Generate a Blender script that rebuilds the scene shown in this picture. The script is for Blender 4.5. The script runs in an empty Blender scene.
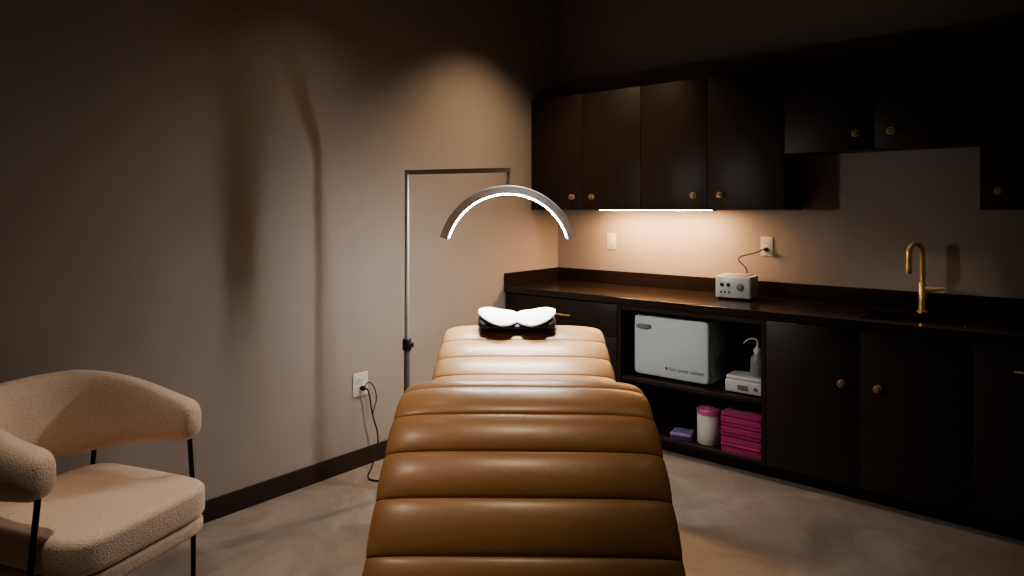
import bpy, bmesh, math
from mathutils import Vector, Matrix
PI=math.pi
TH=math.radians(39.89)
CAM=Vector((3.102,-4.276,1.46))
FWD=Vector((-math.sin(TH),math.cos(TH),0)); RGT=Vector((math.cos(TH),math.sin(TH),0))
def cf(X,Z,z=0.0):
    p=CAM+FWD*Z+RGT*X
    return Vector((p.x,p.y,z))
COL=bpy.context.scene.collection

# ---------------------------------------------------------------- materials
def mat(name,col,rough=.5,metal=0.,var=0.,vscale=8.,bump=0.,bscale=60.,emit=None,estr=0.,coat=0.,col2=None,dist=.002,sheen=0.,trans=0.,spec=.5):
    m=bpy.data.materials.new(name); m.use_nodes=True
    nt=m.node_tree; b=nt.nodes['Principled BSDF']
    b.inputs['Base Color'].default_value=(*col,1); b.inputs['Roughness'].default_value=rough
    b.inputs['Metallic'].default_value=metal
    b.inputs['Coat Weight'].default_value=coat; b.inputs['Coat Roughness'].default_value=.25
    b.inputs['Sheen Weight'].default_value=sheen
    b.inputs['Transmission Weight'].default_value=trans
    b.inputs['Specular IOR Level'].default_value=spec
    tc=nt.nodes.new('ShaderNodeTexCoord')
    if var>0 or col2:
        n=nt.nodes.new('ShaderNodeTexNoise'); n.inputs['Scale'].default_value=vscale; n.inputs['Detail'].default_value=8
        n.inputs['Roughness'].default_value=.65; n.inputs['Distortion'].default_value=.8 if col2 else 0
        r=nt.nodes.new('ShaderNodeValToRGB')
        r.color_ramp.elements[0].position=.36; r.color_ramp.elements[1].position=.64
        c2=col2 if col2 else tuple(c*(1-var) for c in col)
        r.color_ramp.elements[0].color=(*c2,1); r.color_ramp.elements[1].color=(*col,1)
        nt.links.new(tc.outputs['Object'],n.inputs['Vector']); nt.links.new(n.outputs['Fac'],r.inputs['Fac'])
        nt.links.new(r.outputs['Color'],b.inputs['Base Color'])
    if bump>0:
        n2=nt.nodes.new('ShaderNodeTexNoise'); n2.inputs['Scale'].default_value=bscale; n2.inputs['Detail'].default_value=5
        bp=nt.nodes.new('ShaderNodeBump'); bp.inputs['Strength'].default_value=bump; bp.inputs['Distance'].default_value=dist
        nt.links.new(tc.outputs['Object'],n2.inputs['Vector']); nt.links.new(n2.outputs['Fac'],bp.inputs['Height'])
        nt.links.new(bp.outputs['Normal'],b.inputs['Normal'])
    if emit:
        b.inputs['Emission Color'].default_value=(*emit,1); b.inputs['Emission Strength'].default_value=estr
    return m
M_wall=mat('wall_paint',(.400,.368,.338),.75,var=.05,vscale=3,bump=.2,bscale=180,dist=.001)
M_ceil=mat('ceiling_paint',(.02,.016,.014),.9,var=.05)
M_floor=mat('stained_concrete',(.335,.300,.275),.40,vscale=2.8,col2=(.215,.188,.170),bump=.12,bscale=30,dist=.002)
M_base=mat('baseboard_paint',(.028,.019,.016),.5,var=.1)
M_cab=mat('dark_cabinet_laminate',(.024,.016,.013),.45,var=.12,vscale=12,spec=.4)
M_count=mat('dark_stone_worktop',(.024,.017,.015),.18,var=.3,vscale=30,bump=.02,bscale=90,dist=.001,spec=.4)
M_leather=mat('caramel_leather',(.50,.285,.130),.42,var=.10,vscale=5,bump=.28,bscale=38,dist=.003,coat=.22)
M_leatherd=mat('dark_leather',(.20,.10,.04),.5,var=.1)
M_boucle=mat('boucle_fabric',(.77,.61,.49),.95,var=.12,vscale=90,bump=.8,bscale=170,dist=.004,sheen=.3)
M_blackm=mat('black_metal',(.012,.011,.011),.35,metal=.6,var=.1)
M_steel=mat('brushed_steel',(.60,.585,.56),.40,metal=.65,var=.1,vscale=40)
M_steeld=mat('dark_steel',(.32,.31,.295),.4,metal=.6,var=.1,vscale=40)
M_steelp=mat('satin_grey_casing',(.86,.86,.85),.38,metal=.15,var=.04,vscale=30)
M_brass=mat('brass',(.90,.64,.32),.28,metal=.75,var=.1,vscale=30)
M_glass=mat('amber_glass',(.72,.62,.46),.08,metal=.5,coat=.8,var=.75,vscale=300)
M_led=mat('led_diffuser',(.9,.9,.9),.5,emit=(1,.97,.92),estr=330)
M_ledd=mat('led_diffuser_end',(.9,.9,.9),.5,emit=(1,.97,.92),estr=70)
M_strip=mat('warm_led_diffuser',(.9,.8,.6),.5,emit=(1,.55,.26),estr=150)
M_down=mat('downlight_lens',(.9,.8,.7),.5,emit=(1,.75,.5),estr=4)
M_white=mat('white_plastic',(.74,.73,.70),.38,var=.04,vscale=20)
M_white2=mat('white_enamel',(.63,.72,.76),.3,var=.04,vscale=10)
M_grey=mat('grey_plastic',(.22,.21,.20),.5,var=.1)
M_black=mat('black_plastic',(.012,.012,.012),.45,var=.1)
M_blackf=mat('black_satin_fabric',(.015,.014,.015),.5,var=.2,vscale=40,bump=.2,bscale=200)
M_whitef=mat('white_fabric',(.84,.90,.93),.8,var=.04,vscale=40,bump=.15,bscale=300,dist=.001)
M_pink=mat('magenta_terry',(.46,.05,.20),.95,var=.2,vscale=80,bump=.6,bscale=400,dist=.002,sheen=.15)
M_pinkp=mat('pink_plastic',(.60,.14,.30),.4,var=.05)
M_lav=mat('lavender_fabric',(.25,.19,.38),.9,var=.2,vscale=50,bump=.5,bscale=300)
M_clear=mat('frosted_bottle_plastic',(.50,.52,.54),.3,var=.05,trans=.5)
M_ink=mat('printed_ink',(.10,.10,.11),.6,var=.05)
M_sink=mat('dark_sink',(.10,.08,.065),.22,metal=.5,var=.1)

# ---------------------------------------------------------------- mesh helpers
def mk(name,verts,faces,m,parent=None,smooth=True,angle=35):
    vs=[Vector(v) for v in verts]
    lo=Vector((min(v[i] for v in vs) for i in range(3))); hi=Vector((max(v[i] for v in vs) for i in range(3)))
    c=(lo+hi)/2
    me=bpy.data.meshes.new(name); me.from_pydata([v-c for v in vs],[],faces)
    bm=bmesh.new(); bm.from_mesh(me); bmesh.ops.recalc_face_normals(bm,faces=bm.faces); bm.to_mesh(me); bm.free()
    me.materials.append(m)
    ob=bpy.data.objects.new(name,me); COL.objects.link(ob); ob.location=c
    if smooth:
        for p in me.polygons: p.use_smooth=True
        try: me.set_sharp_from_angle(angle=math.radians(angle))
        except Exception: pass
    if parent:
        ob.parent=parent
        if parent.type=='MESH': ob.location=c-parent.location
    return ob
def from_bm(name,bm,m,parent=None,smooth=True,angle=35):
    bm.verts.ensure_lookup_table()
    vs=[v.co.copy() for v in bm.verts]; fs=[[v.index for v in f.verts] for f in bm.faces]
    bm.free()
    return mk(name,vs,fs,m,parent,smooth,angle)
def bbox(bm,x0,x1,y0,y1,z0,z1,bev=0,seg=2):
    r=bmesh.ops.create_cube(bm,size=1)
    for v in r['verts']:
        v.co=Vector((x0+(v.co.x+.5)*(x1-x0),y0+(v.co.y+.5)*(y1-y0),z0+(v.co.z+.5)*(z1-z0)))
    if bev>0:
        es=list({e for v in r['verts'] for e in v.link_edges})
        bmesh.ops.bevel(bm,geom=es,offset=bev,segments=seg,affect='EDGES',profile=.5)
    bm.verts.index_update()
def box(name,x0,x1,y0,y1,z0,z1,m,parent=None,bev=.002,seg=2):
    x0,x1=sorted((x0,x1)); y0,y1=sorted((y0,y1)); z0,z1=sorted((z0,z1))
    bm=bmesh.new(); bbox(bm,x0,x1,y0,y1,z0,z1,bev,seg); bm.verts.index_update()
    return from_bm(name,bm,m,parent)
def boxes(name,lst,m,parent=None,bev=.0015):
    bm=bmesh.new()
    for b in lst:
        x0,x1=sorted(b[0:2]); y0,y1=sorted(b[2:4]); z0,z1=sorted(b[4:6])
        bbox(bm,x0,x1,y0,y1,z0,z1,bev,1)
    bm.verts.index_update()
    return from_bm(name,bm,m,parent)
def loft_data(rings,closed_path=False,cap=True,off=0):
    n=len(rings[0]); vs=[p for r in rings for p in r]; fs=[]
    R=len(rings)
    for i in range(R if closed_path else R-1):
        a=i*n; b=((i+1)%R)*n
        for j in range(n):
            k=(j+1)%n
            fs.append([off+a+j,off+a+k,off+b+k,off+b+j])
    if cap and not closed_path:
        fs.append([off+j for j in range(n)]); fs.append([off+(R-1)*n+j for j in range(n)])
    return vs,fs
def loft(name,rings,m,parent=None,closed_path=False,cap=True,angle=50):
    v,f=loft_data(rings,closed_path,cap); return mk(name,v,f,m,parent,True,angle)
def frames(pts,up0=None):
    pts=[Vector(p) for p in pts]; T=[]
    for i in range(len(pts)):
        a=pts[max(i-1,0)]; b=pts[min(i+1,len(pts)-1)]; T.append((b-a).normalized())
    up=up0 or (Vector((0,0,1)) if abs(T[0].z)<.9 else Vector((1,0,0)))
    N=[(up-T[0]*up.dot(T[0])).normalized()]
    for i in range(1,len(pts)):
        q=T[i-1].rotation_difference(T[i]); n=q@N[-1]; n=(n-T[i]*n.dot(T[i])).normalized(); N.append(n)
    return pts,T,N
def tube_rings(pts,r,seg=12):
    pts,T,N=frames(pts); out=[]
    for i,p in enumerate(pts):
        B=T[i].cross(N[i]); rr=r[i] if isinstance(r,(list,tuple)) else r
        out.append([p+(N[i]*math.cos(2*PI*k/seg)+B*math.sin(2*PI*k/seg))*rr for k in range(seg)])
    return out
def tube(name,pts,r,m,parent=None,seg=12):
    return loft(name,tube_rings(pts,r,seg),m,parent)
def catmull(P,n=8):
    P=[Vector(p) for p in P]; Q=[P[0]*2-P[1]]+P+[P[-1]*2-P[-2]]; out=[]
    for i in range(1,len(Q)-2):
        a,b,c,d=Q[i-1],Q[i],Q[i+1],Q[i+2]
        for k in range(n):
            t=k/n
            out.append(.5*((2*b)+(c-a)*t+(2*a-5*b+4*c-d)*t*t+(3*b-a-3*c+d)*t**3))
    out.append(P[-1]); return out
def lathe_data(prof,loc,axis,seg=24,off=0):
    q=Vector((0,0,1)).rotation_difference(Vector(axis)); loc=Vector(loc)
    rings=[[loc+q@Vector((max(r,1e-4)*math.cos(2*PI*k/seg),max(r,1e-4)*math.sin(2*PI*k/seg),h)) for k in range(seg)] for r,h in prof]
    return loft_data(rings,off=off)
def lathe(name,prof,loc,axis,m,parent=None,seg=24,angle=40):
    v,f=lathe_data(prof,loc,axis,seg); return mk(name,v,f,m,parent,True,angle)
def sup(a,b,n,seg):
    o=[]
    for k in range(seg):
        t=2*PI*k/seg; c,s=math.cos(t),math.sin(t)
        o.append((a*math.copysign(abs(c)**(2/n),c),b*math.copysign(abs(s)**(2/n),s)))
    return o
def empty(name,loc,label,cat,rz=0,group=None):
    e=bpy.data.objects.new(name,None); e.empty_display_size=.1; COL.objects.link(e)
    e.location=loc; e.rotation_euler=(0,0,rz); e['label']=label; e['category']=cat
    if group: e['group']=group
    return e
def tag(o,label,cat,group=None):
    o['label']=label; o['category']=cat
    if group: o['group']=group
    return o
def struct(o): o['kind']='structure'; return o

# ---------------------------------------------------------------- room shell
XR=4.6; YR=-6.2; H=3.12
struct(box('floor',-.1,XR+.1,YR-.1,.1,-.1,0,M_floor,bev=0))
struct(box('ceiling',-.1,XR+.1,YR-.1,.1,H,H+.1,M_ceil,bev=0))
struct(box('wall_left',-.1,0,YR,0,0,H,M_wall,bev=0))
struct(box('wall_back',-.1,XR+.1,0,.1,0,H,M_wall,bev=0))
struct(box('wall_right',XR,XR+.1,YR,0,0,H,M_wall,bev=0))
struct(box('wall_front',-.1,XR+.1,YR-.1,YR,0,H,M_wall,bev=0))
struct(box('baseboard_left',.0005,.014,YR,-.645,0.0,.10,M_base,bev=.003))
struct(box('baseboard_right',XR-.014,XR-.0005,YR,0,0,.10,M_base,bev=.003))
struct(box('baseboard_front',.015,XR-.015,YR+.0005,YR+.014,0,.10,M_base,bev=.003))

# ---------------------------------------------------------------- cabinets
KN=[(0,0),(.018,0),(.018,.003),(.010,.005),(.007,.008),(.007,.016),(.011,.018),(.0180,.0205),(.0195,.024),(.0180,.028),(.0165,.0285),(.0160,.027),(.0155,.0275),(.009,.036),(0,.037)]
def knob(door,u,v,z):
    k=lathe('knob',KN,(u,-v,z),(0,-1,0),M_brass,door,seg=12,angle=20)
    me=k.data; me.materials.append(M_glass)
    for p in me.polygons:
        r=math.hypot(p.center.x,p.center.z)
        if r<.0156 and p.center.y<-.007: p.material_index=1; p.use_smooth=False
    return k
def pull(par,u,v,z,w=.16):
    pts=[(u-w/2,-v-.03,z),(u+w/2,-v-.03,z)]
    r=tube_rings(pts,.0055,12); vv,ff=loft_data(r)
    for s in (-1,1):
        x=u+s*(w/2-.02); r=tube_rings([(x,-v,z),(x,-v-.03,z)],.0045,10)
        a,b=loft_data(r,off=len(vv)); vv=vv+a; ff=ff+b
    return mk('handle',vv,ff,M_brass,par)
def shiftkids(e):
    for o in e.children: o.location-=e.location
def wall_cab(u0,u1,z0,z1,doors,label):
    e=empty('wall_cabinet',((u0+u1)/2,-.17,z0),label,'cabinet',group='dark wall cabinets')
    g=.001;t=.018
    boxes('body',[(u0+g,u0+t,-.001,-.322,z0,z1),(u1-t,u1-g,-.001,-.322,z0,z1),(u0+t,u1-t,-.001,-.322,z0+.012,z0+.03),
                  (u0+t,u1-t,-.001,-.322,z1-t,z1),(u0+t,u1-t,-.001,-.01,z0+.03,z1-t)],M_cab,e)
    for (a,bb,ku) in doors:
        d=box('door',a+.0012,bb-.0012,-.324,-.343,z0,z1,M_cab,e,bev=.0012)
        knob(d,ku,.343,z0+.09)
    shiftkids(e)
    return e
L1='dark brown wall cabinet with round brass knobs'
wall_cab(0.002,.92,1.455,2.27,[(0.002,.46,.378),(.46,.92,.545)],L1+' beside the corner')
wall_cab(.92,1.84,1.455,2.27,[(.92,1.38,1.295),(1.38,1.84,1.465)],'dark brown two-door wall cabinet above the small machine')
wall_cab(1.84,2.76,1.775,2.27,[(1.84,2.30,2.215),(2.30,2.76,2.383)],'short dark brown wall cabinet above the sink')
wall_cab(2.76,3.22,1.455,2.27,[(2.76,3.22,2.835)],'narrow dark brown wall cabinet with one round brass knob')
wall_cab(3.22,3.68,1.455,2.27,[(3.22,3.68,3.295)],'narrow dark brown wall cabinet with one round brass knob')

TOP=.869
def base_shell(e,u0,u1,bottomz=.08):
    t=.018;g=.001
    l=[(u0+g,u0+t,-.001,-.62,bottomz,TOP),(u1-t,u1-g,-.001,-.62,bottomz,TOP),(u0+t,u1-t,-.001,-.62,bottomz,bottomz+.02),
       (u0+t,u1-t,-.001,-.012,bottomz+.02,TOP),(u0+g,u1-g,-.06,-.57,0.0,bottomz)]
    return boxes('body',l,M_cab,e)
e=empty('base_cabinet',(.461,-.32,0),'dark brown base cabinet with drawers in the corner','cabinet',group='dark base cabinets')
base_shell(e,.002,.92)
for z0,z1 in ((.66,.862),(.375,.656),(.085,.371)):
    d=box('drawer',.004,.918,-.622,-.641,z0,z1,M_cab,e); pull(d,.52,.641,z1-.10,w=.12)
shiftkids(e)
e=empty('base_cabinet',(3.22,-.32,0),'dark brown base cabinet with full-height fronts and brass bar pulls','cabinet',group='dark base cabinets')
base_shell(e,2.76,3.68)
for a,b in ((2.76,3.22),(3.22,3.68)):
    d=box('door',a+.0012,b-.0012,-.622,-.641,.085,.862,M_cab,e,bev=.0012); pull(d,a+.23,.641,.757)
shiftkids(e)
e=empty('base_cabinet',(2.3,-.32,0),'dark brown base cabinet with two doors under sink','cabinet',group='dark base cabinets')
base_shell(e,1.84,2.76)
for a,b,ku in ((1.84,2.30,2.218),(2.30,2.76,2.38)):
    d=box('door',a+.0012,b-.0012,-.622,-.641,.085,.862,M_cab,e,bev=.0012)
    knob(d,ku,.641,.588)
shiftkids(e)
e=empty('base_cabinet',(1.38,-.32,0),'open dark brown base cabinet with one shelf','cabinet',group='dark base cabinets')
l=[(.921,.945,-.001,-.641,.08,TOP),(1.815,1.839,-.001,-.641,.08,TOP),(.945,1.815,-.001,-.641,.08,.10),
   (.945,1.815,-.001,-.012,.10,TOP),(.945,1.815,-.05,-.641,.835,TOP),(.921,1.839,-.06,-.57,0,.08)]
boxes('body',l,M_cab,e)
box('shelf',.946,1.814,-.013,-.635,.398,.422,M_cab,e)
shiftkids(e)

# worktop with sink cut-out
us=[.001,2.28,2.72,3.70]; vs_=[.001,.20,.56,.66]
bm=bmesh.new(); G={}
for k,z in enumerate((.870,.911)):
    for i,u in enumerate(us):
        for j,v in enumerate(vs_):
            G[i,j,k]=bm.verts.new((u,-v,z))
for i in range(3):
    for j in range(3):
        if (i,j)==(1,1): continue
        bm.faces.new([G[i,j,1],G[i+1,j,1],G[i+1,j+1,1],G[i,j+1,1]])
        bm.faces.new([G[i,j,0],G[i,j+1,0],G[i+1,j+1,0],G[i+1,j,0]])
for i in range(3):
    for j in (0,3): bm.faces.new([G[i,j,0],G[i+1,j,0],G[i+1,j,1],G[i,j,1]])
for j in range(3):
    for i in (0,3): bm.faces.new([G[i,j,0],G[i,j+1,0],G[i,j+1,1],G[i,j,1]])
bm.faces.new([G[1,1,0],G[2,1,0],G[2,1,1],G[1,1,1]]); bm.faces.new([G[1,2,0],G[2,2,0],G[2,2,1],G[1,2,1]])
bm.faces.new([G[1,1,0],G[1,2,0],G[1,2,1],G[1,1,1]]); bm.faces.new([G[2,1,0],G[2,2,0],G[2,2,1],G[2,1,1]])
bm.verts.index_update()
wt=from_bm('worktop',bm,M_count,None,smooth=False)
bv=wt.modifiers.new('bev','BEVEL'); bv.width=.003; bv.segments=2; bv.limit_method='ANGLE'
tag(wt,'long dark polished stone worktop over the base cabinets','worktop')
bs=boxes('backsplash',[(.001,3.70,-.001,-.021,.9115,1.004),(.001,.021,-.021,-.655,.9115,1.004)],M_count,wt)
bs['label']='low dark stone upstand along both walls'

# sink basin
e=empty('sink',(2.5,-.38,.87),'dark undermount sink basin set in the worktop','sink')
def rr(cx,cy,hx,hy,z,n=5,seg=40): return [Vector((cx+x,cy+y,z)) for x,y in sup(hx,hy,n,seg)]
loft('basin',[rr(2.5,-.38,.222,.182,.869,9),rr(2.5,-.38,.2195,.1795,.869,9),rr(2.5,-.38,.212,.172,.74,6),rr(2.5,-.38,.17,.13,.722,5),rr(2.5,-.38,.03,.03,.716,2),
 rr(2.5,-.38,.03,.03,.706,2),rr(2.5,-.38,.18,.14,.712,5),rr(2.5,-.38,.218,.178,.73,6),rr(2.5,-.38,.222,.182,.869,9)],M_sink,e,cap=False)
lathe('drain',[(0,0),(.045,0),(.047,.003),(.035,.005),(.028,.003),(0,.003)],(2.5,-.33,.7215),(0,0,1),M_brass,e)
shiftkids(e)

# faucet
FX,FY=2.49,-.125
e=empty('faucet',(FX,FY,.911),'tall brass gooseneck faucet with side lever behind the sink','faucet')
lathe('base',[(0,0),(.028,0),(.028,.006),(.020,.010),(.018,.05),(.018,.15),(.014,.155),(0,.155)],(0,0,0.0005),(0,0,1),M_brass,e)
d=Vector((-.55,-.83,0)).normalized(); R=.047
pts=[Vector((0,0,.15)),Vector((0,0,.2)),Vector((0,0,.29))]
for k in range(1,13):
    a=PI*k/12; pts.append(Vector((0,0,.316))+d*(R-R*math.cos(a))+Vector((0,0,R*math.sin(a))))
pts+= [d*2*R+Vector((0,0,.28)),d*2*R+Vector((0,0,.245))]
tube('spout',pts,.0132,M_brass,e,seg=16)
lathe('spray_head',[(0,0),(.012,0),(.0142,.006),(.0142,.045),(.0132,.05),(0,.05)],d*2*R+Vector((0,0,.205)),(0,0,1),M_brass,e)
vv,ff=loft_data(tube_rings([(.016,.0,.122),(.050,-.002,.124)],[.016,.015],14))
a,b=loft_data(tube_rings([(.045,-.002,.124),(.075,-.004,.128),(.100,-.006,.132)],[.010,.009,.008],10),off=len(vv)); mk('lever',vv+a,ff+b,M_brass,e)

# under cabinet light
e=empty('under_cabinet_light',(.93,-.19,1.44),'slim warm LED light bar under the wall cabinets','light')
box('housing',-.42,.42,-.032,.032,.012,.0265,M_white,e)
box('diffuser',-.412,.412,-.026,.026,.0105,.0118,M_strip,e,bev=.0003)
box('switch_cap',.422,.44,-.014,.014,.006,.0265,M_black,e)

# ---------------------------------------------------------------- wall plates
def wallplate(name,loc,rz,kind,label):
    e=empty(name,loc,label,'outlet' if kind=='outlet' else 'switch',rz=rz)
    box('cover_plate',-.038,.038,-.0065,-.0005,-.060,.060,M_white,e,bev=.003,seg=3)
    if kind=='outlet':
        for z in (-.0205,.0205):
            v,f=loft_data([[Vector((x,-.0065,z+y)) for x,y in sup(.017,.014,4,24)],[Vector((x,-.009,z+y)) for x,y in sup(.0165,.0135,4,24)]])
            s=mk('socket',v,f,M_white,e)
            for q in ((-.0075,-.0055,-.0092,-.0096,z-.002,z+.007),(.0055,.0075,-.0092,-.0096,z-.002,z+.006),(-.002,.002,-.0092,-.0096,z-.009,z-.005)):
                box('slot',*q,M_black,s,bev=0)
    else:
        box('rocker',-.0165,.0165,-.0105,-.0065,-.033,.033,M_white,e,bev=.002)
    for z in (-.048,.048):
        lathe('screw',[(0,0),(.003,0),(.0025,.001),(0,.001)],(0,-.0065,z),(0,-1,0),M_white,e,seg=12)
    return e
wallplate('light_switch',(.492,-.0005,1.223),0,'switch','white rocker light switch on the wall above the worktop')
wallplate('wall_outlet',(1.625,-.0005,1.225),0,'outlet','white wall outlet above the worktop with plug inserted')
o=wallplate('wall_outlet',(.0005,-1.911,.466),PI/2,'outlet','white wall outlet low on the wall behind the lamp')
o.scale=(1.35,1,1.1)

# ---------------------------------------------------------------- lamp cord
def plug(par,p,d):
    return lathe('plug',[(0,0),(.013,0),(.0145,.004),(.012,.022),(.006,.032),(0,.034)],Vector(p),Vector(d),M_black,par,seg=16)
e=empty('power_cord',(.0105,-1.905,.445),'black power cord plugged in low wall outlet, trailing on floor','cord')
c=e.location
plug(e,(0,0,0),(1,0,0))
W=[(.042,-1.905,.445),(.055,-1.90,.442),(.058,-1.888,.40),(.062,-1.878,.33),(.062,-1.86,.26),(.07,-1.84,.18),(.09,-1.86,.10),(.12,-1.92,.03),(.15,-1.97,.0055),(.21,-2.00,.0055),(.28,-1.97,.0055),(.33,-1.94,.0055),(.35,-1.94,.0055)]
tube('cable',[Vector(p)-c for p in catmull(W,8)],.0045,M_black,e,seg=8)
W=[(.045,-1.913,.445),(.058,-1.93,.455),(.066,-1.90,.485),(.07,-1.865,.45),(.070,-1.85,.38),(.064,-1.87,.30),(.064,-1.858,.255)]
tube('cable',[Vector(p)-c for p in catmull(W,8)],.003,M_black,e,seg=8)

# ---------------------------------------------------------------- half-moon lamp
P0=cf(-.5407,3.45)
e=empty('floor_lamp',P0,'slim steel floor lamp with half-moon LED head over bed','floor lamp',rz=TH)
lathe('base',[(0,0),(.125,0),(.13,.005),(.128,.018),(.11,.024),(.02,.028),(.02,.05),(0,.05)],(0,0,0),(0,0,1),M_blackm,e,seg=40)
tube('lower_pole',[(0,0,.045),(0,0,.76)],.0165,M_steeld,e,16)
tube('pole',[(0,0,.74),(0,0,1.2),(0,0,1.660)],.0125,M_steel,e,seg=16)
lathe('height_clamp',[(0,0),(.022,0),(.023,.008),(.023,.05),(.018,.058),(0,.058)],(0,0,.735),(0,0,1),M_black,e)
lathe('clamp_knob',[(0,0),(.006,0),(.006,.006),(.013,.008),(.013,.014),(0,.016)],(.02,0,.76),(1,0,0),M_black,e,seg=16)
AC=Vector((.521,-.20,1.648))
ad=Vector((AC.x,AC.y,0)).normalized(); an=Vector((-ad.y,ad.x,0))
def rect(p,u,v,a,b): return [p+u*(a*x)+v*(b*y) for x,y in ((-1,-1),(1,-1),(1,1),(-1,1))]
Zv=Vector((0,0,1))
loft('arm',[rect(ad*.008+Zv*1.648,an,Zv,.0125,.0115),rect(AC+ad*.0115,an,Zv,.0125,.0115)],M_steel,e,angle=25)
box('hanger',AC.x-.0105,AC.x+.0105,AC.y-.0105,AC.y+.0105,1.572,1.6360,M_steel,e,bev=.002)
R=.318; zc=1.552-R
amax=PI/2-math.asin((1.318-zc)/R)
def arcpt(a,r,d): return Vector((AC.x+r*math.sin(a),AC.y+d,zc+r*math.cos(a)))
sec=[(R+.019,-.020),(R+.022,-.016),(R+.022,.016),(R+.019,.020),(R-.017,.020),(R-.019,.016),(R-.019,-.016),(R-.015,-.020)]
N=56
rings=[[arcpt(-amax+2*amax*i/N,r,d) for r,d in sec] for i in range(N+1)]
loft('light_head',rings,M_steelp,e,angle=25)
sec2=[(R-.0197,.010),(R-.0197,-.0154),(R-.0188,-.0164),(R-.0200,-.0174),(R-.0218,-.0156),(R-.0218,.010)]
am=amax-.03; ac=amax-.36
rings=[[arcpt(-am+2*am*i/N,r,d) for r,d in sec2] for i in range(N+1)]
led=loft('led_strip',rings,M_led,e,angle=25)
led.data.materials.append(M_ledd)
zcut=arcpt(ac,R-.02,0).z-led.location.z
for p in led.data.polygons:
    if p.center.z<zcut: p.material_index=1

# ---------------------------------------------------------------- treatment bed
e=empty('treatment_bed',cf(.040,2.3),'caramel leather channel-tufted reclining treatment bed','treatment bed',rz=TH-math.radians(1.0))
prof=[(1.43,.36),(1.47,.45),(1.53,.55),(1.61,.643),(1.709,.736),(1.814,.816),(1.918,.877),(2.04,.908),(2.17,.90),(2.29,.855),(2.42,.80),(2.55,.775),(2.68,.785),(2.81,.822),(2.93,.862),(3.05,.90),(3.18,.918)]
cur=catmull([(0,y-2.3,z) for y,z in prof],24)
def resample(cur,n):
    L=[0]
    for i in range(1,len(cur)): L.append(L[-1]+(cur[i]-cur[i-1]).length)
    out=[];j=0
    for k in range(n+1):
        s=L[-1]*k/n
        while j<len(L)-2 and L[j+1]<s: j+=1
        t=(s-L[j])/(L[j+1]-L[j]); out.append(cur[j].lerp(cur[j+1],t))
    return out,L[-1]
seamsZ=[1.43,1.51,1.60,1.70,1.806,1.918,2.08,2.22,2.34,2.45,2.57,2.71,2.85,2.985,3.18]
idx=[min(range(len(cur)),key=lambda i:abs(cur[i].y+2.3-z)) for z in seamsZ]
cs=[];phs=[]
for a,b in zip(idx[:-1],idx[1:]):
    seg_,_=resample(cur[a:b+1],20)
    for k in range(20):
        t=.5-.5*math.cos(PI*k/20); f=t*20; q=int(f); cs.append(seg_[q].lerp(seg_[min(q+1,20)],f-q)); phs.append(t)
cs.append(cur[-1]); phs.append(1.0)
n=len(cs)-1
acc=[0]
for i in range(n): acc.append(acc[-1]+(cs[i+1]-cs[i]).length)
rings=[]
for i,p in enumerate(cs):
    a=cs[max(i-1,0)]; b=cs[min(i+1,n)]; T=(b-a).normalized(); Nn=Vector((0,-T.z,T.y))
    be=max(0,math.sin(PI*phs[i]))**.44
    dmin=min(acc[i],acc[-1]-acc[i])
    f=1.0 if dmin>.06 else math.sqrt(max(0,1-(1-dmin/.06)**2))
    head=max(0,min(1,(p.y-.35)/.5)); foot=max(0,min(1,(-.35-p.y)/.4))
    aa=(.3750+.0035*be)-.040*(1-f)-.012*head+.010*foot; bb=(.038+.016*be)*max(f,.15)
    cz=p-Nn*.045
    rings.append([cz+Vector((x,0,0))+Nn*z for x,z in sup(aa,bb,3.8,64)])
loft('mattress',rings,M_leather,e,angle=80)
sub=cs[16:-16:6]
rings=[]
for i,p in enumerate(sub):
    a=sub[max(i-1,0)]; b=sub[min(i+1,len(sub)-1)]; T=(b-a).normalized(); Nn=Vector((0,-T.z,T.y))
    c=p-Nn*.114
    rings.append([c+Vector((x,0,0))+Nn*z for x,z in sup(.32,.012,6,32)])
loft('bed_frame',rings,M_blackm,e)
box('base_plate',-.28,.28,-.42,.50,0,.05,M_leatherd,e,bev=.015,seg=4)
box('pedestal',-.20,.20,-.25,.36,.05,.40,M_leatherd,e,bev=.01,seg=3)
for q in ((-.09,-.03,-.12,.0,.40,.70),(.03,.09,-.12,.0,.40,.70),(-.09,-.03,.22,.30,.40,.662),(.03,.09,.22,.30,.40,.662)):
    box('lift_column',*q,M_steel,e,bev=.004)

# neck pillow
NP=empty('neck_pillow',cf(.023,3.085,.922),'black and white contoured neck pillow on head end of bed','pillow')
NP.rotation_euler=(math.radians(9),0,TH)
def pil(x):
    t=abs(x)/.176
    return t,.040+.027*t**1.3
rings=[]
NX=40
for i in range(NX+1):
    x=-.176+.352*i/NX; t,h=pil(x)
    e_=math.sqrt(max(0,1-max(0,(t-.80)/.20)**2)); e_=max(e_,.12)
    yf=-.078-.01*t; yb=.085
    hb=h*.78; cz=hb*.5
    rr_=[]
    for a,b in sup(1,1,2.3,28):
        y=(yf+yb)/2+a*(yb-yf)/2*(.55+.45*e_); z=cz+b*hb*.5*(.35+.65*e_)
        z+= .018*(a*.5+.5)*(1 if b>0 else 0)*e_
        rr_.append(Vector((x,y,max(z,.0))))
    rings.append(rr_)
loft('pillow_body',rings,M_blackf,NP,angle=60)
vs=[];fs=[];nu,nv=64,16
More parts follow.
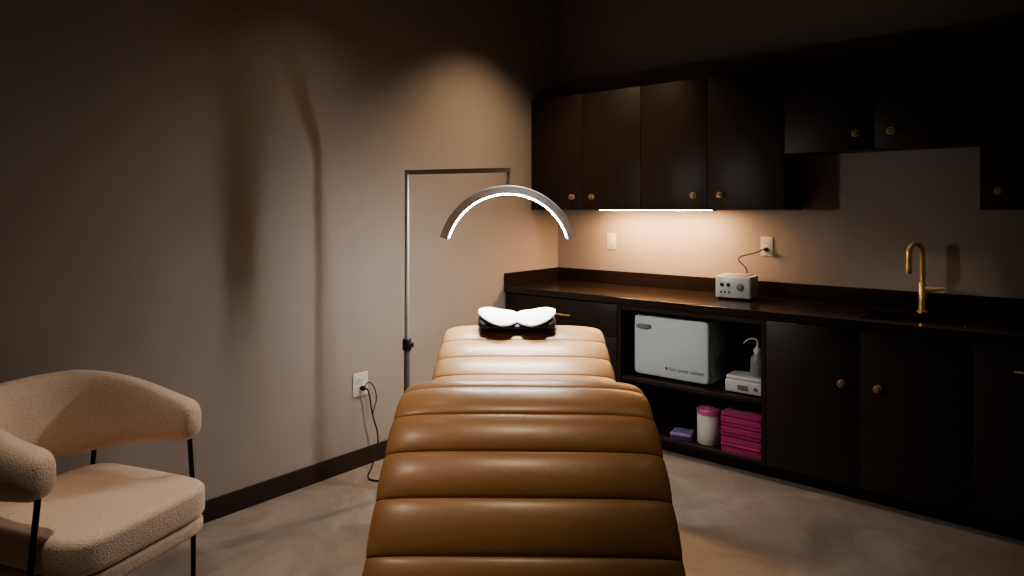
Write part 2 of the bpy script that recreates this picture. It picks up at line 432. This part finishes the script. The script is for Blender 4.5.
for i in range(nu+1):
    for j in range(nv+1):
        x=-.176+.352*i/nu; v=j/nv
        t,h=pil(x); s=min(abs(x)/.176,1)
        w=max(.06,(1-((s-.42)/.58)**2.2) if s>.42 else 1-.66*((.42-s)/.42)**2)**.6
        y=(-.040+.030*max(0,(s-.42)/.58) if s>.42 else -.040+.026*((.42-s)/.42)**2)+(v-.5)*.150*w
        pf=math.sin(PI*v)**.8 if 0<v<1 else 0
        z=h*.80+.012+.026*((y+.09)/.18)+.007*pf*w-.006*(1-v)-.004*math.exp(-(x/.012)**2)
        vs.append(Vector((x,y,z)))
n0=len(vs)
for v in vs[:]: vs.append(v-Vector((0,0,.006)))
for i in range(nu):
    for j in range(nv):
        a=i*(nv+1)+j; fs.append([a,a+1,a+nv+2,a+nv+1]); fs.append([n0+a,n0+a+nv+1,n0+a+nv+2,n0+a+1])
bd=[j for j in range(nv+1)]+[i*(nv+1)+nv for i in range(1,nu+1)]+[nu*(nv+1)+j for j in range(nv-1,-1,-1)]+[i*(nv+1) for i in range(nu-1,0,-1)]
for k in range(len(bd)):
    a,b=bd[k],bd[(k+1)%len(bd)]; fs.append([a,b,n0+b,n0+a])
mk('white_pad',vs,fs,M_whitef,NP,True,70)

# ---------------------------------------------------------------- armchair
ch=empty('armchair',cf(-1.30,2.25),'cream boucle barrel armchair with curved back and black metal legs','armchair',rz=TH-math.radians(110.6))
cen=[(-.275,.020),(-.282,-.06),(-.284,-.15),(-.276,-.25),(-.246,-.35),(-.185,-.44),(-.098,-.495),(0,-.51)]
cen=cen+[(-x,y) for x,y in cen[-2::-1]]
cc=catmull([(x,y,0) for x,y in cen],10)
cc,Lc=resample(cc,120)
rings=[]
for i,p in enumerate(cc):
    a=cc[max(i-1,0)]; b=cc[min(i+1,120)]; T=(b-a).normalized(); Nn=Vector((T.y,-T.x,0))
    s=i/120; k=math.sin(PI*s)**1.4; kk=min(1,k*1.12)
    zt=.738+.104*kk; zb=.594-.066*kk
    d=min(s,1-s)*Lc; f=1 if d>.05 else math.sqrt(max(0,1-(1-d/.05)**2))
    f=max(f,.22)
    hh=(zt-zb)/2*(.50+.50*f); th=.052*(.35+.65*f)
    c=Vector((p.x,p.y,(zt+zb)/2))
    rings.append([c+Nn*(x+ (-.10*z*k if Nn.dot(Vector((p.x,p.y+.15,0)))<0 else .10*z*k))+Vector((0,0,z)) for x,z in sup(th,hh,2.8,28)])
loft('backrest',rings,M_boucle,ch,angle=80)
def cushion(name,cx,cy,hx,hy,z0,z1,rad,m,par,n=5,crown=.005):
    K=7
    rr2=[(1-rad*(1-math.sin(PI/2*k/K))/hx, z0+rad*(1-math.cos(PI/2*k/K))) for k in range(K+1)]
    top=[(1-rad*(1-math.cos(PI/2*k/K))/hx, z1-rad*(1-math.sin(PI/2*k/K))) for k in range(K+1)]
    def ring(s,z):
        o=[]
        for x,y in sup(hx,hy,n,72):
            d=(1-s)*hx; o.append(Vector((cx+x*(hx-d)/hx,cy+y*(hy-d)/hy,z)))
        return o
    rs=[ring(s,z) for s,z in rr2]+[ring(s,z) for s,z in top]
    rs+= [ [Vector((cx+(v.x-cx)*q,cy+(v.y-cy)*q,z1+crown*(1-q*q))) for v in ring(top[-1][0],z1)] for q in (.85,.6,.3,.02)]
    return loft(name,rs,m,par,angle=80)
cushion('seat_cushion',0,-.166,.272,.302,.355,.470,.026,M_boucle,ch,n=6)
cushion('seat_base',0,-.166,.268,.297,.300,.353,.018,M_boucle,ch,n=6)
for s in (-1,1):
    tube('leg',[(s*.312,-.025,0.0),(s*.304,-.015,.35),(s*.280,-.010,.610)],.009,M_blackm,ch,seg=12)
    tube('leg',[(s*.245,-.482,0.0),(s*.237,-.474,.35),(s*.224,-.434,.545)],.009,M_blackm,ch,seg=12)
tube('seat_rail',[(-.302,-.02,.291),(.302,-.02,.291)],.007,M_blackm,ch)
tube('seat_rail',[(-.237,-.472,.291),(.237,-.472,.291)],.007,M_blackm,ch)

# ---------------------------------------------------------------- counter machine
e=empty('beauty_machine',(1.525,-.235,.9115),'small white beauty machine with round dials on the worktop','machine',rz=math.radians(4))
box('housing',-.105,.105,-.085,.085,.012,.142,M_white,e,bev=.004,seg=3)
box('top_tray',-.085,.085,-.07,.07,.1425,.150,M_steel,e,bev=.003)
box('front_panel',-.098,.098,-.0885,-.0855,.020,.134,M_white2,e,bev=.001)
lathe('dial',[(0,0),(.022,0),(.020,.010),(.008,.014),(0,.014)],(.045,-.0885,.080),(0,-1,0),M_grey,e,seg=24)
for x,z in ((-.065,.09),(-.025,.09)):
    lathe('dial',[(0,0),(.011,0),(.010,.008),(0,.009)],(x,-.0885,z),(0,-1,0),M_black,e,seg=16)
for x,z in ((-.07,.045),(-.045,.045),(-.02,.045)):
    lathe('jack',[(0,0),(.006,0),(.006,.004),(0,.004)],(x,-.0885,z),(0,-1,0),M_black,e,seg=14)
for x in (-.085,.085):
    for y in (-.065,.065):
        lathe('foot',[(0,0),(.009,0),(.011,.0115),(0,.0115)],(x,y,0),(0,0,1),M_black,e,seg=12)
e=empty('power_cord',(1.625,-.0102,1.205),'thin black cord from wall outlet down to the machine','cord')
c=e.location
plug(e,(0,0,0),(0,-1,0))
W=[(1.625,-.042,1.205),(1.618,-.07,1.205),(1.59,-.09,1.188),(1.545,-.10,1.175),(1.50,-.11,1.16),(1.49,-.12,1.14),(1.515,-.13,1.115),(1.545,-.138,1.09),(1.552,-.141,1.06),(1.55,-.141,1.02),(1.55,-.141,.98)]
tube('cable',[Vector(p)-c for p in catmull(W,8)],.004,M_black,e,seg=8)

# ---------------------------------------------------------------- towel warmer
SZ=.4225
e=empty('towel_warmer',(1.246,-.43,SZ),'white countertop hot towel warmer cabinet on open shelf','towel warmer')
box('housing',-.238,.250,-.115,.135,.014,.385,M_white2,e,bev=.012,seg=5)
v,f=loft_data([[Vector((.001+x,yy,.1995+z)) for x,z in sup(a_,b_,n_,72)] for a_,b_,yy,n_ in ((.243,.1835,-.1165,22),(.243,.1835,-.138,22),(.240,.1805,-.144,20),(.234,.1745,-.147,18))])
dr=mk('door',v,f,M_white2,e,True,60)
h=mk('handle',*loft_data([[Vector((-.17+x,-.1472-d,.315+y)) for x,y in sup(w,hh,3,30)] for w,hh,d in ((.048,.014,0),(.048,.014,.012),(.044,.010,.016),(.030,.005,.016))]),M_grey,None)
h.parent=dr; h.location-=dr.location
def text(body,size,m,par,loc,rot,name='printed_text'):
    cu=bpy.data.curves.new(name,'FONT'); cu.body=body; cu.size=size; cu.extrude=.0003; cu.offset=.0002; cu.align_x='CENTER'; cu.align_y='CENTER'
    to=bpy.data.objects.new('tmp',cu); COL.objects.link(to)
    bpy.context.view_layer.update()
    me=bpy.data.meshes.new_from_object(to.evaluated_get(bpy.context.evaluated_depsgraph_get()))
    bpy.data.objects.remove(to)
    me.materials.clear(); me.materials.append(m); me.name=name
    o=bpy.data.objects.new(name,me); COL.objects.link(o); o.parent=par; o.location=loc; o.rotation_euler=rot
    return o
dl=dr.location
text('hot towel cabinet',.031,M_ink,dr,Vector((.108,-.1476,.075))-dl,(PI/2,0,0))
t=box('logo_mark',-.028,-.014,-.1474,-.1478,.068,.083,M_ink,None,bev=0); t.parent=dr; t.location-=dl
for z in (.08,.10,.12,.14,.16): box('side_vent',.2502,.2515,-.06,.08,z,z+.006,M_grey,e,bev=0)
for x in (-.20,.21):
    for y in (-.09,.10):
        lathe('foot',[(0,0),(.014,0),(.016,.0135),(0,.0135)],(x,y,0),(0,0,1),M_black,e,seg=14)

e=empty('wax_warmer',(1.69,-.50,SZ),'small white two-tier appliance with control panel on open shelf','appliance')
box('housing',-.105,.105,-.075,.075,.004,.075,M_white,e,bev=.01,seg=4)
box('lid',-.10,.10,-.07,.07,.0755,.098,M_white,e,bev=.008,seg=3)
box('control_panel',-.03,.03,-.0775,-.0755,.022,.05,M_grey,e,bev=.001)
lathe('dial',[(0,0),(.010,0),(.009,.008),(0,.009)],(.07,-.0755,.038),(0,-1,0),M_grey,e,seg=16)
box('foot',-.09,-.07,-.06,.06,0,.0038,M_black,e,bev=0); box('foot',.07,.09,-.06,.06,0,.0038,M_black,e,bev=0)
e=empty('squeeze_bottle',(1.745,-.50,SZ+.0985),'clear plastic wash bottle with bent nozzle on white appliance','bottle')
lathe('bottle_body',[(0,0),(.036,0),(.040,.006),(.040,.085),(.036,.105),(.020,.122),(.018,.13),(0,.13)],(0,0,0),(0,0,1),M_clear,e,seg=32)
lathe('cap',[(0,0),(.021,0),(.021,.022),(.010,.028),(.006,.040),(0,.040)],(0,0,.1305),(0,0,1),M_white,e,seg=24)
pp=catmull([(0,0,.165),(0,0,.19),(-.008,-.002,.205),(-.03,-.01,.208),(-.055,-.02,.196),(-.07,-.025,.178)],6)
tube('nozzle',pp,[.0055]*(len(pp)-8)+[.004]*8,M_white,e,seg=10)

# bottom items
BZ=.1003
e=empty('wipes_canister',(1.477,-.54,BZ),'white round wipes canister with pink lid in open cabinet','canister')
lathe('canister_body',[(0,0),(.064,0),(.067,.004),(.067,.165),(.064,.17),(0,.17)],(0,0,0),(0,0,1),M_white,e,seg=40)
lathe('lid',[(0,0),(.069,0),(.069,.024),(.064,.030),(.035,.032),(.030,.038),(0,.038)],(0,0,.1705),(0,0,1),M_pinkp,e,seg=40)
def towel(m,w=.113,layers=3,t=.0145,ln=.145):
    pts=[];y0,y1=-ln/2,ln/2
    for k in range(layers):
        zz=t*(k+.5)
        ys=(y0,y1) if k%2==0 else (y1,y0)
        for q in range(7):
            pts.append(Vector((0,ys[0]+(ys[1]-ys[0])*q/6,zz)))
        if k<layers-1:
            sg=1 if ys[1]>0 else -1
            for a in (30,60,90,120,150):
                aa=math.radians(a); pts.append(Vector((0,ys[1]+sg*t/2*math.sin(aa),zz+t/2-t/2*math.cos(aa))))
    rings=[]
    for i,p in enumerate(pts):
        T=(pts[min(i+1,len(pts)-1)]-pts[max(i-1,0)]).normalized(); Nn=Vector((0,-T.z,T.y))
        rings.append([p+Vector((x,0,0))+Nn*q for x,q in sup(w,t*.49,7,20)])
    return loft('folded_towel',rings,m,None,angle=60)
for k in range(8):
    o=towel(M_pink,layers=2,t=.0138)
    o.location=(1.695+(.002,-.0015,.001,-.002,.001,.0015,-.001,0)[k],-.545+(.002,-.001,.001,.001,-.002,.001,0,.001)[k],BZ+.0140+k*.0279)
    o.rotation_euler=(0,0,(PI if k%2 else 0)+math.radians((.6,-.5,.3,-.3,.5,0,.4,-.3)[k]))
    tag(o,'folded magenta terry towel in the stack in open cabinet','towel','folded magenta towels')
o=towel(M_lav,w=.062,layers=3,t=.012,ln=.10)
o.name='folded_cloth'; o.location=(1.32,-.555,BZ+.0182); o.rotation_euler=(0,0,math.radians(12))
tag(o,'small folded lavender cloth in the open cabinet','cloth')

# ---------------------------------------------------------------- ceiling downlights and added fill spots
def downlight(x,y,power,angle,blend,col=(1,.69,.44),rad=.05,tx=0):
    e=empty('downlight_or_fill',(x,y,H),'small round ceiling downlight, some added as fill','ceiling light',group='ceiling downlights')
    lathe('trim_ring',[(.038,-.0005),(.062,-.0005),(.060,-.006),(.042,-.008),(.038,-.0005)],(0,0,0),(0,0,1),M_blackm,e,seg=32)
    lathe('lens',[(0,-.001),(.036,-.001),(.036,-.002),(0,-.002)],(0,0,0),(0,0,1),M_down,e,seg=24)
    l=bpy.data.lights.new('spot','SPOT'); l.energy=power; l.spot_size=math.radians(angle); l.spot_blend=blend; l.color=col; l.shadow_soft_size=rad
    o=bpy.data.objects.new('lamp_beam',l); COL.objects.link(o); o.parent=e; o.location=(0,0,-.015); o.rotation_euler=(math.radians(tx),0,0)
    return e
downlight(.70,-.98,175,104,1)
downlight(.60,-2.35,22,92,1)
downlight(1.15,-3.65,95,60,1,col=(1,.82,.66))
hp=cf(.04,3.0); downlight(hp.x,hp.y,300,25,1,col=(.98,.98,.98),rad=.05)  # added narrow spot that brightens the head end of the bed
downlight(1.80,-2.75,62,34,1,col=(1,.78,.56))
downlight(2.6,-1.75,18,60,1,col=(1,.86,.74))  # added weak fill spot for the floor on the right
downlight(2.52,-1.15,40,28,1,col=(1,.82,.62),tx=22)  # added spot, tilted to pick out the faucet and sink

w=bpy.data.worlds.new('world'); bpy.context.scene.world=w; w.use_nodes=True
w.node_tree.nodes['Background'].inputs[0].default_value=(.9,.75,.65,1); w.node_tree.nodes['Background'].inputs[1].default_value=.02
bpy.context.scene.view_settings.look='AgX - Medium High Contrast'

cam=bpy.data.cameras.new('camera'); co=bpy.data.objects.new('camera',cam); COL.objects.link(co)
co.location=CAM; co.rotation_euler=(PI/2,0,TH)
cam.sensor_width=36; cam.lens=36*670/1024; cam.shift_y=-(288-209)/1024
cam.clip_start=.05
bpy.context.scene.camera=co
